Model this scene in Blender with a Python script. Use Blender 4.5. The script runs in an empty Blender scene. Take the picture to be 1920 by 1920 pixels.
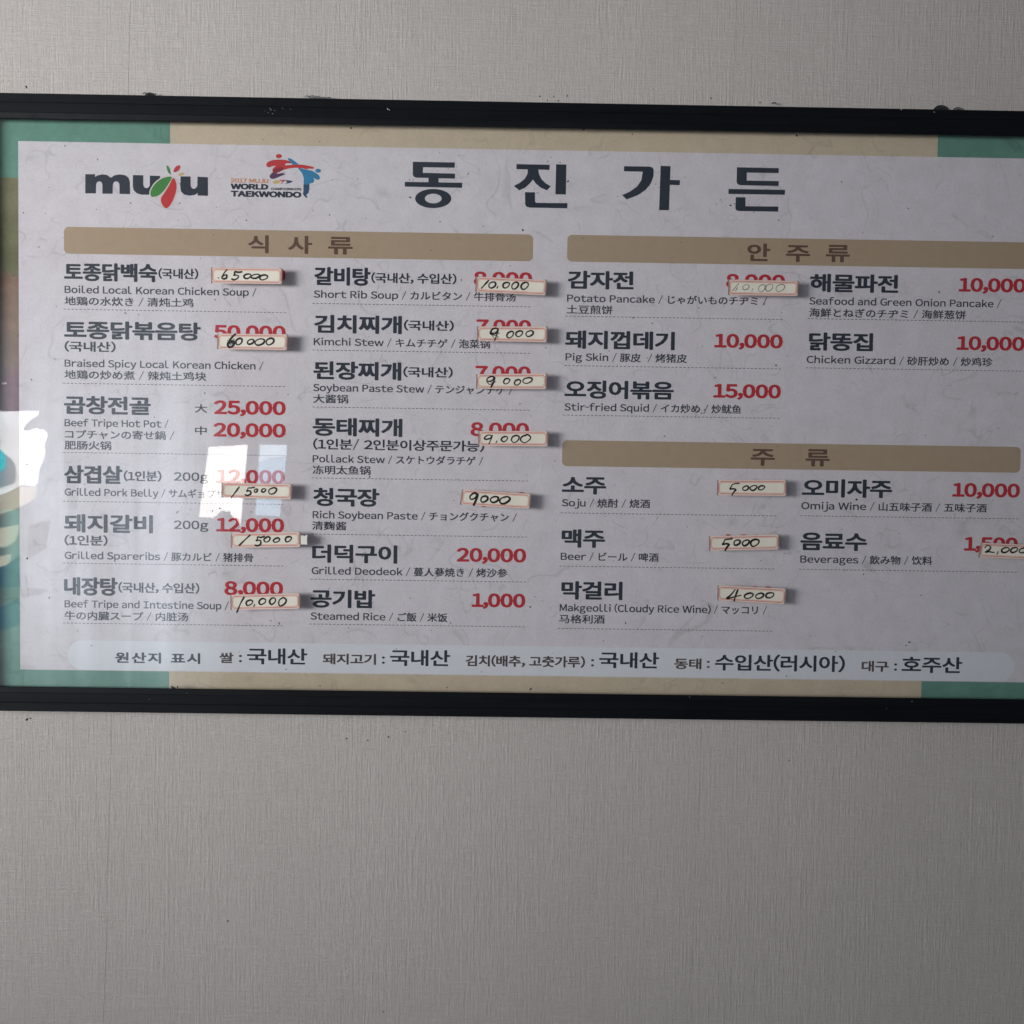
import bpy, math, random
import numpy as np
from mathutils import Vector, Matrix

# ------------------------------------------------------------------ camera, world, lights
sc = bpy.context.scene
C = sc.collection
R = ((0.9998562789391362, -0.01431200381980568, -0.009087794707519777),
     (-0.008510295462783937, 0.039907306943808465, -0.999167144037287),
     (0.014662753394921294, 0.999100882493432, 0.039779772042147256))
CAM = Vector((0.0, -1.0, 0.0))
FPX = 1994.0
cd = bpy.data.cameras.new("camera")
cd.sensor_width = 36.0
cd.lens = 36.0 * FPX / 1920.0
cd.clip_start = 0.01
cd.clip_end = 100
cam = bpy.data.objects.new("camera", cd)
cam.matrix_world = Matrix.Translation(CAM) @ Matrix(R).to_4x4()
C.objects.link(cam)
sc.camera = cam

world = bpy.data.worlds.new("World")
sc.world = world
world.use_nodes = True
bg = world.node_tree.nodes["Background"]
bg.inputs[0].default_value = (0.86, 0.90, 1.0, 1)
bg.inputs[1].default_value = 0.085


def area(name, loc, target, sx, sy, power, col):
    l = bpy.data.lights.new(name, "AREA")
    l.shape = "RECTANGLE"
    l.size, l.size_y, l.energy, l.color = sx, sy, power, col
    o = bpy.data.objects.new(name, l)
    o.location = loc
    o.rotation_euler = (Vector(target) - Vector(loc)).to_track_quat("-Z", "Y").to_euler()
    C.objects.link(o)
    return o


wl = area("window_light", (-1.9, -1.7, 0.14), (-0.50, 0, 0.26), 1.05, 0.5, 7.8, (1.0, 0.965, 0.95))
wl.data.spread = math.radians(66)

sc.view_settings.view_transform = "Standard"
sc.view_settings.look = "None"
sc.view_settings.exposure = 0
sc.view_settings.gamma = 1


# ------------------------------------------------------------------ photograph geometry: pixel -> point on a plane y = const
RM = Matrix(R)


def ray(px, py):
    d = RM @ Vector(((px - 960) / FPX, (960 - py) / FPX, -1.0))
    return d


def PX(px, py, y=0.0):
    d = ray(px, py)
    t = (y - CAM.y) / d.y
    return CAM + d * t


def mirror_point(px, py, depth, glass=-0.0125):
    d = ray(px, py)
    p = CAM + d * ((glass - CAM.y) / d.y)
    t = (depth + glass) / d.y
    return p + Vector((d.x, -d.y, d.z)) * t


# ------------------------------------------------------------------ materials
def newmat(name):
    m = bpy.data.materials.new(name)
    m.use_nodes = True
    nt = m.node_tree
    return m, nt, nt.nodes["Principled BSDF"]


def node(nt, kind, **kw):
    n = nt.nodes.new(kind)
    for k, v in kw.items():
        if k.startswith("i_"):
            n.inputs[k[2:].replace("_", " ")].default_value = v
        else:
            setattr(n, k, v)
    return n


def mathn(nt, op, a, b=None, clamp=False):
    n = nt.nodes.new("ShaderNodeMath")
    n.operation = op
    n.use_clamp = clamp
    for i, v in enumerate((a, b)):
        if v is None:
            continue
        if isinstance(v, (int, float)):
            n.inputs[i].default_value = v
        else:
            nt.links.new(v, n.inputs[i])
    return n.outputs[0]


def coords(nt, scale=(1, 1, 1), off=(0, 0, 0)):
    tc = nt.nodes.new("ShaderNodeTexCoord")
    mp = nt.nodes.new("ShaderNodeMapping")
    mp.inputs["Scale"].default_value = scale
    mp.inputs["Location"].default_value = off
    nt.links.new(tc.outputs["Object"], mp.inputs["Vector"])
    return mp.outputs[0]


def noise(nt, vec, scale, detail=2.0, rough=0.5, dist=0.0):
    n = node(nt, "ShaderNodeTexNoise", i_Scale=scale, i_Detail=detail, i_Roughness=rough, i_Distortion=dist)
    nt.links.new(vec, n.inputs["Vector"])
    return n.outputs["Fac"]


def ramp(nt, fac, lo, hi, a=0.0, b=1.0):
    n = nt.nodes.new("ShaderNodeMapRange")
    n.inputs["From Min"].default_value = lo
    n.inputs["From Max"].default_value = hi
    n.inputs["To Min"].default_value = a
    n.inputs["To Max"].default_value = b
    nt.links.new(fac, n.inputs["Value"])
    return n.outputs[0]


def scale_color(nt, col, fac):
    v = nt.nodes.new("ShaderNodeVectorMath")
    v.operation = "SCALE"
    v.inputs[0].default_value = col[:3]
    nt.links.new(fac, v.inputs["Scale"])
    return v.outputs[0]


def wallpaper_material():
    m, nt, p = newmat("linen_wallpaper")
    # irregular vertical and horizontal threads pressed into the vinyl
    v1 = noise(nt, coords(nt, (460, 460, 11)), 1.0, 4.0, 0.72)
    v2 = noise(nt, coords(nt, (560, 560, 60), (3, 1, 7)), 1.0, 2.0, 0.6)
    h1 = noise(nt, coords(nt, (22, 22, 520), (9, 2, 4)), 1.0, 4.0, 0.75)
    grain = noise(nt, coords(nt, (650, 650, 650)), 1.0, 3.0, 0.7)
    zone = noise(nt, coords(nt, (6, 6, 4)), 1.0, 2.0, 0.5)
    vert = mathn(nt, "MULTIPLY", mathn(nt, "ADD", ramp(nt, v1, 0.35, 0.70, 0.0, 0.85), mathn(nt, "MULTIPLY", ramp(nt, v2, 0.4, 0.65), 0.6)),
                 ramp(nt, zone, 0.3, 0.7, 0.6, 1.25))
    hor = ramp(nt, h1, 0.44, 0.70)
    hgt = mathn(nt, "ADD", mathn(nt, "ADD", vert, mathn(nt, "MULTIPLY", hor, 1.15)), mathn(nt, "MULTIPLY", grain, 1.1))
    b = node(nt, "ShaderNodeBump", i_Strength=0.8, i_Distance=0.00042)
    nt.links.new(hgt, b.inputs["Height"])
    nt.links.new(b.outputs[0], p.inputs["Normal"])
    c = mathn(nt, "ADD", ramp(nt, hgt, 0.6, 3.2, 0.86, 1.12), ramp(nt, noise(nt, coords(nt), 3.0, 3.0), 0.3, 0.7, -0.025, 0.025))
    nt.links.new(scale_color(nt, (0.60, 0.570, 0.545), c), p.inputs["Base Color"])
    p.inputs["Roughness"].default_value = 0.55
    p.inputs["Specular IOR Level"].default_value = 0.35
    return m


def hanji_material(name, col, fibre=0.10, mottled=0.03):
    """printed mulberry-paper pattern: mottling and loose curly fibres"""
    m, nt, p = newmat(name)
    mott = noise(nt, coords(nt), 55, 4.0, 0.6)
    fine = noise(nt, coords(nt), 420, 2.0, 0.6)
    total = mathn(nt, "ADD", ramp(nt, mott, 0.3, 0.7, 1 - mottled, 1 + mottled), ramp(nt, fine, 0.3, 0.7, -0.05, 0.05))
    for k, (sc_, th, msk) in enumerate(((15, 0.016, 0.53), (27, 0.020, 0.54), (9, 0.008, 0.52), (21, 0.014, 0.55))):
        n = noise(nt, coords(nt, off=(k * 3.1, 0, k * 1.7)), sc_, 1.0, 0.5, 1.4)
        line = mathn(nt, "ABSOLUTE", mathn(nt, "SUBTRACT", n, 0.5))
        line = ramp(nt, line, 0.0, th, 1.0, 0.0)
        mk = ramp(nt, noise(nt, coords(nt, off=(k * 5.3, 0, 2 + k)), 17 + 4 * k, 2.0, 0.5), msk, msk + 0.08, 0.0, 1.0)
        total = mathn(nt, "SUBTRACT", total, mathn(nt, "MULTIPLY", mathn(nt, "MULTIPLY", line, mk), fibre))
    nt.links.new(scale_color(nt, col, total), p.inputs["Base Color"])
    p.inputs["Roughness"].default_value = 0.6
    p.inputs["Specular IOR Level"].default_value = 0.3
    return m


def ink(name, col, var=0.06, scale=120):
    m, nt, p = newmat(name)
    f = ramp(nt, noise(nt, coords(nt), scale, 3.0), 0.3, 0.7, 1 - var, 1 + var)
    nt.links.new(scale_color(nt, col, f), p.inputs["Base Color"])
    p.inputs["Roughness"].default_value = 0.55
    p.inputs["Specular IOR Level"].default_value = 0.3
    return m


def acrylic_material():
    m, nt, p = newmat("clear_acrylic")
    nt.nodes.remove(p)
    out = nt.nodes["Material Output"]
    geo = nt.nodes.new("ShaderNodeNewGeometry")
    dot = nt.nodes.new("ShaderNodeVectorMath")
    dot.operation = "DOT_PRODUCT"
    nt.links.new(geo.outputs["Normal"], dot.inputs[0])
    nt.links.new(geo.outputs["Incoming"], dot.inputs[1])
    cosv = mathn(nt, "ABSOLUTE", dot.outputs["Value"])
    inv = mathn(nt, "SUBTRACT", 1.0, cosv)
    sch = mathn(nt, "ADD", mathn(nt, "MULTIPLY", mathn(nt, "POWER", inv, 5.0), 0.96), 0.04)
    tr = node(nt, "ShaderNodeBsdfTransparent")
    tr.inputs[0].default_value = (0.985, 0.99, 0.99, 1)
    gl = node(nt, "ShaderNodeBsdfGlossy", i_Roughness=0.014)
    mix = nt.nodes.new("ShaderNodeMixShader")
    nt.links.new(sch, mix.inputs[0])
    nt.links.new(tr.outputs[0], mix.inputs[1])
    nt.links.new(gl.outputs[0], mix.inputs[2])
    # a thin film of dust that takes a little of the side light
    dif = node(nt, "ShaderNodeBsdfDiffuse")
    dif.inputs[0].default_value = (0.7, 0.7, 0.7, 1)
    mix2 = nt.nodes.new("ShaderNodeMixShader")
    d = ramp(nt, noise(nt, coords(nt), 14, 5.0, 0.65), 0.35, 0.75, 0.003, 0.016)
    nt.links.new(d, mix2.inputs[0])
    nt.links.new(mix.outputs[0], mix2.inputs[1])
    nt.links.new(dif.outputs[0], mix2.inputs[2])
    nt.links.new(mix2.outputs[0], out.inputs[0])
    return m


def frame_material():
    m, nt, p = newmat("black_anodised_aluminium")
    f = ramp(nt, noise(nt, coords(nt, (8, 200, 200)), 1.0, 3.0), 0.3, 0.7, 0.75, 1.25)
    nt.links.new(scale_color(nt, (0.005, 0.0065, 0.009), f), p.inputs["Base Color"])
    r = ramp(nt, noise(nt, coords(nt), 60, 4.0), 0.3, 0.7, 0.42, 0.55)
    nt.links.new(r, p.inputs["Roughness"])
    p.inputs["Specular IOR Level"].default_value = 0.12
    return m


def emitter(name, col, strength):
    m, nt, p = newmat(name)
    nt.nodes.remove(p)
    e = node(nt, "ShaderNodeEmission", i_Strength=strength)
    f = ramp(nt, noise(nt, coords(nt), 9, 3.0), 0.3, 0.7, 0.8, 1.15)
    nt.links.new(scale_color(nt, col, f), e.inputs[0])
    nt.links.new(e.outputs[0], nt.nodes["Material Output"].inputs[0])
    return m


M_WALL = wallpaper_material()
M_PAPER = hanji_material("hanji_print", (0.695, 0.662, 0.712), 0.16, 0.06)
M_GREEN = hanji_material("green_print", (0.125, 0.295, 0.23), 0.22, 0.10)
M_BEIGE = hanji_material("beige_print", (0.60, 0.505, 0.375), 0.14, 0.06)
M_OLIVE = hanji_material("olive_print", (0.22, 0.21, 0.11), 0.2, 0.14)
M_BROWN = hanji_material("russet_print", (0.34, 0.20, 0.14), 0.2, 0.14)
M_MAUVE = hanji_material("mauve_print", (0.30, 0.15, 0.20), 0.2, 0.12)
def watercolour_material(stops):
    m, nt, p = newmat("watercolour_print")
    tc = coords(nt)
    sep = nt.nodes.new("ShaderNodeSeparateXYZ")
    nt.links.new(tc, sep.inputs[0])
    wob = ramp(nt, noise(nt, coords(nt), 22, 4.0, 0.6), 0.3, 0.7, -0.016, 0.016)
    z = mathn(nt, "ADD", sep.outputs[2], wob)
    r = nt.nodes.new("ShaderNodeValToRGB")
    el = r.color_ramp.elements
    lo, hi = stops[-1][0], stops[0][0]
    nt.links.new(ramp(nt, z, lo, hi), r.inputs[0])
    st = sorted(stops)
    el[0].position, el[0].color = 0, (*st[0][1], 1)
    el[1].position, el[1].color = 1, (*st[-1][1], 1)
    for zz, c in st[1:-1]:
        e_ = el.new((zz - lo) / (hi - lo))
        e_.color = (*c, 1)
    v = nt.nodes.new("ShaderNodeVectorMath")
    v.operation = "SCALE"
    nt.links.new(r.outputs[0], v.inputs[0])
    f = mathn(nt, "ADD", ramp(nt, noise(nt, coords(nt), 60, 5.0, 0.65), 0.3, 0.7, 0.82, 1.18), ramp(nt, noise(nt, coords(nt), 380, 2.0), 0.3, 0.7, -0.06, 0.06))
    nt.links.new(f, v.inputs["Scale"])
    nt.links.new(v.outputs[0], p.inputs["Base Color"])
    p.inputs["Roughness"].default_value = 0.6
    p.inputs["Specular IOR Level"].default_value = 0.3
    return m


M_SHEET = ink("sheet_backing", (0.55, 0.52, 0.45))
M_BAR = ink("tan_bar_ink", (0.43, 0.325, 0.222), 0.03)
M_BARTXT = ink("brown_ink", (0.115, 0.062, 0.042))
M_PILL = ink("pale_panel_ink", (0.74, 0.765, 0.82), 0.02)
M_SLATE = ink("slate_ink", (0.015, 0.024, 0.043))
M_GREY = ink("grey_ink", (0.036, 0.043, 0.064))
M_UMBER = ink("umber_ink", (0.085, 0.055, 0.055))
M_RED = ink("red_ink", (0.50, 0.014, 0.030))
M_ORANGE = ink("orange_ink", (0.62, 0.24, 0.05))
M_LEAF = ink("leaf_green_ink", (0.05, 0.24, 0.05))
M_LRED = ink("logo_red_ink", (0.55, 0.03, 0.035))
M_DRED = ink("dark_red_ink", (0.26, 0.02, 0.03))
M_PURPLE = ink("purple_ink", (0.10, 0.03, 0.10))
M_BLUE = ink("logo_blue_ink", (0.02, 0.22, 0.42))
M_NAVY = ink("navy_ink", (0.015, 0.07, 0.16))
M_YELLOW = ink("yellow_ink", (0.62, 0.45, 0.16))
M_HALO = ink("pale_outline_ink", (0.70, 0.62, 0.62))
M_STICK = ink("sticker_paper", (0.80, 0.765, 0.665), 0.05, 60)
M_STICKE = ink("sticker_edge_paper", (0.88, 0.735, 0.66), 0.04, 60)
M_SRED = ink("sticker_red_ink", (0.55, 0.045, 0.035), 0.2, 500)
M_MARK = ink("black_marker", (0.012, 0.012, 0.014), 0.3, 700)
M_PEN = ink("faded_pen", (0.17, 0.17, 0.18), 0.5, 900)
M_SMUDGE = ink("smudged_marker", (0.16, 0.15, 0.14), 0.35, 600)
M_SPECK = ink("dirt", (0.03, 0.024, 0.022), 0.3)
M_DUST = ink("pale_dust", (0.5, 0.5, 0.5), 0.2)
M_FRAME = frame_material()
M_ACRYL = acrylic_material()
M_BACK = ink("backing_board", (0.25, 0.2, 0.15))


# ------------------------------------------------------------------ object helpers
def tag(o, label=None, cat=None, group=None, kind=None):
    for k, v in (("label", label), ("category", cat), ("group", group), ("kind", kind)):
        if v:
            o[k] = v
    return o


def part(name, verts, faces, mat, parent=None, origin=(0, 0, 0), smooth=False):
    """a mesh from world coordinates; origin = where its thing stands"""
    me = bpy.data.meshes.new(name)
    og = Vector(origin)
    me.from_pydata((np.asarray(verts, dtype=float).reshape(-1, 3) - np.array(og)).tolist(), [], faces)
    me.materials.append(mat)
    if smooth:
        for p in me.polygons:
            p.use_smooth = True
    me.update()
    o = bpy.data.objects.new(name, me)
    if parent:
        o.parent = parent
    else:
        o.location = og
    C.objects.link(o)
    return o


def empty(name, loc):
    o = bpy.data.objects.new(name, None)
    o.location = loc
    o.empty_display_size = 0.02
    C.objects.link(o)
    return o


def box(x0, x1, y0, y1, z0, z1):
    v = [(x, y, z) for x in (x0, x1) for y in (y0, y1) for z in (z0, z1)]
    f = [(0, 1, 3, 2), (4, 6, 7, 5), (0, 4, 5, 1), (2, 3, 7, 6), (0, 2, 6, 4), (1, 5, 7, 3)]
    return v, f


def smooth_path(pts, n=5, closed=False):
    """Catmull-Rom through 2-D points"""
    P = [Vector(p) for p in pts]
    out = []
    L = len(P)
    rng = range(L) if closed else range(L - 1)
    for i in rng:
        if closed:
            a, b, c, d = P[i - 1], P[i], P[(i + 1) % L], P[(i + 2) % L]
        else:
            a, b, c, d = P[max(i - 1, 0)], P[i], P[i + 1], P[min(i + 2, L - 1)]
        for k in range(n):
            t = k / n
            out.append(0.5 * ((2 * b) + (c - a) * t + (2 * a - 5 * b + 4 * c - d) * t * t + (3 * b - a - 3 * c + d) * t ** 3))
    if not closed:
        out.append(P[-1])
    return out


def ribbon(pts, width, closed=False, caps=True):
    """flat stroke in 2-D: returns verts2d, faces"""
    P = [Vector(p) for p in pts]
    n = len(P)
    vs, fs = [], []
    for i, p in enumerate(P):
        a = P[i - 1] if (i > 0 or closed) else P[i]
        b = P[(i + 1) % n] if (i < n - 1 or closed) else P[i]
        t = (b - a)
        t = t.normalized() if t.length > 1e-9 else Vector((1, 0))
        nn = Vector((-t.y, t.x))
        w = (width(i / max(n - 1, 1)) if callable(width) else width) / 2
        vs += [p + nn * w, p - nn * w]
    for i in range(n if closed else n - 1):
        j = (i + 1) % n
        fs.append((2 * i, 2 * i + 1, 2 * j + 1, 2 * j))
    if caps and not closed:
        for e in (0, n - 1):
            w = (width(e / max(n - 1, 1)) if callable(width) else width) / 2
            k0 = len(vs)
            for a in range(8):
                vs.append(P[e] + Vector((math.cos(a * math.pi / 4), math.sin(a * math.pi / 4))) * w)
            fs.append(tuple(range(k0, k0 + 8)))
    return vs, fs


# ------------------------------------------------------------------ the wall: wallpaper strips
WY = 0.016
wall = empty("wall", (0, WY, 0))
tag(wall, kind="structure")
sp, sq = PX(236, 20, WY), PX(194, 1650, WY)
seam_x, seam_s = (sp.x + sq.x) / 2, (sp.x - sq.x) / (sp.z - sq.z)
seam_z = (sp.z + sq.z) / 2
PITCH = PX(1306, 1400, WY).x - PX(200, 1400, WY).x
strips = [(seam_x + (k - 1) * PITCH, seam_x + k * PITCH + 0.004, 0.0002 * (1 - k % 2)) for k in (-1, 0, 1, 2)]
strips[2] = (strips[2][0], strips[2][1], 0.0)
strips[3] = (strips[3][0], strips[3][1], -0.0002)
for x0, x1, dy in strips:
    # thin vinyl sheets, each lapping 4 mm over the next
    n = 60
    v, f = [], []
    for i in range(n + 1):
        z = -1.3 + 2.6 * i / n
        jit = 0.0004 * math.sin(i * 1.7) + 0.0003 * math.sin(i * 4.1)
        sl = seam_s * (z - seam_z)
        v += [(x0 + sl, WY - dy, z), (x1 + jit + sl, WY - dy, z), (x1 + jit + sl, WY + 0.003, z), (x0 + sl, WY + 0.003, z)]
    for i in range(n):
        a = 4 * i
        for k in range(4):
            f.append((a + k, a + (k + 1) % 4, a + 4 + (k + 1) % 4, a + 4 + k))
    part("wallpaper_strip", v, f, M_WALL, wall, wall.location)

# ------------------------------------------------------------------ the menu board
B = Vector((PX(960, 750).x, 0.0, PX(960, 1345).z))
board = empty("menu_board", B)
tag(board, "wide framed restaurant menu board under clear acrylic on linen wallpaper", "menu board")

FY = -0.0155
z_ot = PX(960, 190.3, FY).z
z_it = PX(960, 238.6, -0.0132).z
z_ib = PX(960, 1299, -0.0128).z
z_ob = PX(960, 1345.3, FY).z
x_il = PX(-23, 760, -0.0128).x
x_ir = PX(2040, 760, FY).x
W = z_ot - z_it
x_ol, x_or = x_il - W, x_ir + W

# profile of the extrusion, w = 0 at the inner edge, 1 at the outer one
prof = [(0.0, -0.0128), (0.015, -0.0136), (0.22, -0.0151), (0.235, FY), (0.60, FY), (0.612, FY + 0.0004), (0.628, FY + 0.0004), (0.64, FY),
        (0.97, FY), (1.0, FY + 0.0009), (1.0, WY - 0.0008), (0.3, WY - 0.0008), (0.3, -0.0128)]
inn = [(x_il, z_it), (x_ir, z_it), (x_ir, z_ib), (x_il, z_ib)]
outc = [(x_ol, z_ot), (x_or, z_ot), (x_or, z_ob), (x_ol, z_ob)]
for k in range(4):
    a, b = k, (k + 1) % 4
    v, f = [], []
    g = 0.00012   # hairline mitre
    for c, s in ((a, 1), (b, -1)):
        d = Vector((inn[b][0] - inn[a][0], inn[b][1] - inn[a][1])).normalized() * g * s
        for w, y in prof:
            v.append((inn[c][0] + (outc[c][0] - inn[c][0]) * w + d.x, y, inn[c][1] + (outc[c][1] - inn[c][1]) * w + d.y))
    n = len(prof)
    for i in range(n):
        j = (i + 1) % n
        f.append((i, j, n + j, n + i))
    f += [tuple(range(n)), tuple(range(2 * n - 1, n - 1, -1))]
    part("frame_rail", v, f, M_FRAME, board, B)

v, f = box(x_il - 0.0072, x_ir + 0.0072, 0.0006, 0.0030, z_ib - 0.0064, z_it + 0.0072)
part("backing_panel", v, f, M_BACK, board, B)
v, f = box(x_il - 0.0068, x_ir + 0.0068, 0.0, 0.0005, z_ib - 0.006, z_it + 0.0068)
sheet = part("printed_sheet", v, f, M_SHEET, board, B)
AF, AB = -0.0125, -0.0100
v, f = box(x_il - 0.005, x_ir + 0.005, AF, AB, z_ib - 0.005, z_it + 0.005)
acr = part("acrylic_sheet", v, f, M_ACRYL, board, B)

L1, L2, L3, L4, L5 = -0.00004, -0.00008, -0.00012, -0.00016, -0.00022


def quad(name, pts, y, mat):
    return part(name, [(*[PX(p[0], p[1]).x], y, PX(p[0], p[1]).z) for p in pts], [tuple(range(len(pts)))], mat, sheet, B)


def flat(name, rects, y, mat):
    v, f = [], []
    for x0, x1, z0, z1 in rects:
        k = len(v)
        v += [(x0, y, z0), (x1, y, z0), (x1, y, z1), (x0, y, z1)]
        f.append((k, k + 1, k + 2, k + 3))
    return part(name, v, f, mat, sheet, B)


# coloured border of the print
zt, zb = z_it + 0.0065, z_ib - 0.0058
xl, xr = x_il - 0.0065, x_ir + 0.0065
xw = PX(36, 760).x                 # left edge of the pale panel
zw = PX(900, 279.5).z              # its top
zwb = PX(900, 1266.3).z            # its bottom
x1, x2 = PX(318, 760).x, PX(1743.5, 760).x
xwr = PX(2004, 760).x
flat("border_block", [(xl, x1, zw, zt)], L1, M_GREEN)
flat("border_block", [(x1, x2, zw, zt)], L1, M_BEIGE)
flat("border_block", [(x2, xr, zw, zt)], L1, M_GREEN)
flat("border_block", [(xl, x1, zb, zwb)], L1, M_GREEN)
flat("border_block", [(x1, x2, zb, zwb)], L1, M_BEIGE)
flat("border_block", [(x2, xr, zb, zwb)], L1, M_GREEN)
bz = lambda y_: PX(18, y_).z - B.z
M_WATER = watercolour_material([(bz(333), (0.20, 0.19, 0.10)), (bz(470), (0.15, 0.16, 0.08)), (bz(505), (0.15, 0.155, 0.08)), (bz(525), (0.26, 0.15, 0.10)),
                                (bz(600), (0.24, 0.155, 0.11)), (bz(660), (0.22, 0.15, 0.12)), (bz(700), (0.22, 0.12, 0.16)), (bz(790), (0.20, 0.11, 0.14)),
                                (bz(900), (0.20, 0.13, 0.10)), (bz(955), (0.12, 0.15, 0.10))])
ys = [(None, 333, M_GREEN), (333, 955, M_WATER), (955, None, M_GREEN)]
for a, b, mt in ys:
    za = zw if a is None else PX(18, a).z
    zc = zwb if b is None else PX(18, b).z
    flat("border_block", [(xl, xw, zc, za)], L1, mt)
    flat("border_block", [(xwr, xr, zc, za)], L1, mt)
flat("pale_panel", [(xw, xwr, zwb, zw)], L2, M_PAPER)


def rounded(name, pl, pr, zh, r, y, mat):
    """rounded bar: pl/pr = pixel of the left / right ends at mid height"""
    xa, xb = PX(*pl).x, PX(*pr).x
    zc = (PX(*pl).z + PX(*pr).z) / 2
    h = zh / 2
    pts = []
    for cx, cz, a0 in ((xb - r, zc + h - r, 0), (xa + r, zc + h - r, 90), (xa + r, zc - h + r, 180), (xb - r, zc - h + r, 270)):
        for k in range(9):
            a = math.radians(a0 + k * 90 / 8)
            pts.append((cx + r * math.cos(a), y, cz + r * math.sin(a)))
    return part(name, pts, [tuple(range(len(pts)))], mat, sheet, B)


U = 0.00051
rounded("section_bar", (120, 449.8), (999.5, 465.5), 48.6 * U, 9 * U, L3, M_BAR)
rounded("section_bar", (1063.5, 466.5), (1928, 478.5), 48.6 * U, 9 * U, L3, M_BAR)
rounded("section_bar", (1054, 851.7), (1913.5, 860.2), 47.8 * U, 9 * U, L3, M_BAR)
rounded("footer_pill", (127, 1229.8), (1901.5, 1248.8), 54.3 * U, 27.1 * U, L3, M_PILL)

# ------------------------------------------------------------------ lettering
_pending = []
_glyphs = {}


def wide(ch):
    """full-width form of a Latin character, so that all scripts come from one typeface"""
    return chr(ord(ch) + 0xFEE0) if "!" <= ch <= "~" else ch


def T(s, x0, y, x1, h, ref, bold, mat, spacing=0.0):
    """s from pixel x0 to x1; y = bottom pixel of the reference glyph at x0; h = its height in pixels; bold = extra stroke (half, px)"""
    _pending.append((s, x0, y, x1, h, ref, bold, mat, spacing))


def glyph_bank():
    need = sorted(set("".join(q[0] for q in _pending) + "토종닭탕B0") - {" "})
    # one text with one character per line, cut apart again by height
    c = bpy.data.curves.new("glyph", "FONT")
    c.body = "\n".join(wide(ch) for ch in need)
    c.resolution_u = 3
    c.space_line = 3.0
    o = bpy.data.objects.new("glyph", c)
    C.objects.link(o)
    bpy.context.view_layer.update()
    me = bpy.data.meshes.new_from_object(o.evaluated_get(bpy.context.evaluated_depsgraph_get()))
    co = np.empty(len(me.vertices) * 3)
    me.vertices.foreach_get("co", co)
    co = co.reshape(-1, 3)[:, :2].copy()
    row = np.round((0.35 - co[:, 1]) / 3.0).astype(int)
    faces = {}
    for p in me.polygons:
        faces.setdefault(int(row[p.vertices[0]]), []).append(tuple(p.vertices))
    for k, ch in enumerate(need):
        ids = np.nonzero(row == k)[0]
        back = {int(i): n for n, i in enumerate(ids)}
        sub = co[ids].copy()
        sub[:, 1] += 3.0 * k
        _glyphs[ch] = (sub, [tuple(back[i] for i in f) for f in faces.get(k, [])])
    bpy.data.meshes.remove(me)
    bpy.data.objects.remove(o)
    bpy.data.curves.remove(c)


def compose(s, spacing):
    V, F, x, n = [], [], 0.0, 0
    for ch in s:
        if ch == " ":
            x += 0.30 + spacing
            continue
        co, fs = _glyphs[ch]
        co = co.copy()
        if ord(ch) < 128:
            lo, hi = co[:, 0].min(), co[:, 0].max()
            w = hi - lo
            if ch in "-/":
                k = 0.42 if ch == "-" else 0.40
                co[:, 0] = lo + (co[:, 0] - lo) * k
                w *= k
            lb = 0.085 if ch in "BDEFHIKLMNPRUbhiklmnpru" else (0.052 if ch in "CGOQcdegoqa0235689" else (-0.06 if ch == "j" else 0.028))
            rb = 0.078 if ch in "HIMNUadhilmnqu" else (0.047 if ch in "BDOPQRbgopesc0235689" else 0.020)
            co[:, 0] += x + lb - lo
            x += w + lb + rb + spacing
        else:
            hangul = 0xAC00 <= ord(ch) <= 0xD7A3
            co[:, 0] += x - (0.03 if hangul else 0.0)
            x += (0.90 if hangul else 1.0) + spacing
        V.append(co)
        F += [tuple(i + n for i in f) for f in fs]
        n += len(co)
    return np.concatenate(V), F


def flush_text():
    glyph_bank()
    ref_range = {}
    for k, v in {"H": "토종닭탕", "L": "B", "D": "0"}.items():
        co, _ = compose(v, 0)
        ref_range[k] = (co[:, 1].min(), co[:, 1].max())
    for s, x0, y, x1, h, ref, bold, mat, spacing in _pending:
        co, faces = compose(s, spacing)
        lo, hi = ref_range[ref]
        b = bold * U
        p0 = PX(x0, y)
        p1 = PX(x1, y + 0.0145 * (x1 - x0))
        hz = PX(x0, y - h).z - p0.z
        sz = (hz - 1.24 * b) / (hi - lo)
        mn, mx = co[:, 0].min(), co[:, 0].max()
        sx = (p1.x - p0.x - 2 * b) / (mx - mn)
        X = p0.x + b + (co[:, 0] - mn) * sx
        Z = p0.z + 0.62 * b + (co[:, 1] - lo) * sz
        shifts = [(0, 0)]
        if bold > 0:
            nd = 8 if bold > 0.7 else 4
            shifts += [(b * math.cos(2 * math.pi * (k + .5) / nd), b * math.sin(2 * math.pi * (k + .5) / nd)) for k in range(nd)]
        V, F = [], []
        for k, (dx, dz) in enumerate(shifts):
            base = len(V)
            yy = L4 - k * 0.000004
            V += [(a + dx, yy, c + dz * 0.62) for a, c in zip(X, Z)]
            F += [tuple(i + base for i in f) for f in faces]
        part("lettering", V, F, mat, sheet, B)


def name(s, x0, y, x1, h=34.6, b=1.8):
    T(s, x0, y, x1, h, "H", b, M_SLATE)


def note(s, x0, y, x1, h=19.5, b=0.8):
    T(s, x0, y, x1, h, "H", b, M_SLATE)


def price(s, x0, y, x1, h=26.8, b=1.9):
    T(s, x0, y, x1, h, "D", b, M_RED)


def line(s, x0, y, x1, h=13.6):
    T(s, x0, y, x1, h, "L", 0.56, M_GREY)


def cjk(s, x0, y, x1):
    line(s, x0, y - 1.6, x1)


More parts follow.
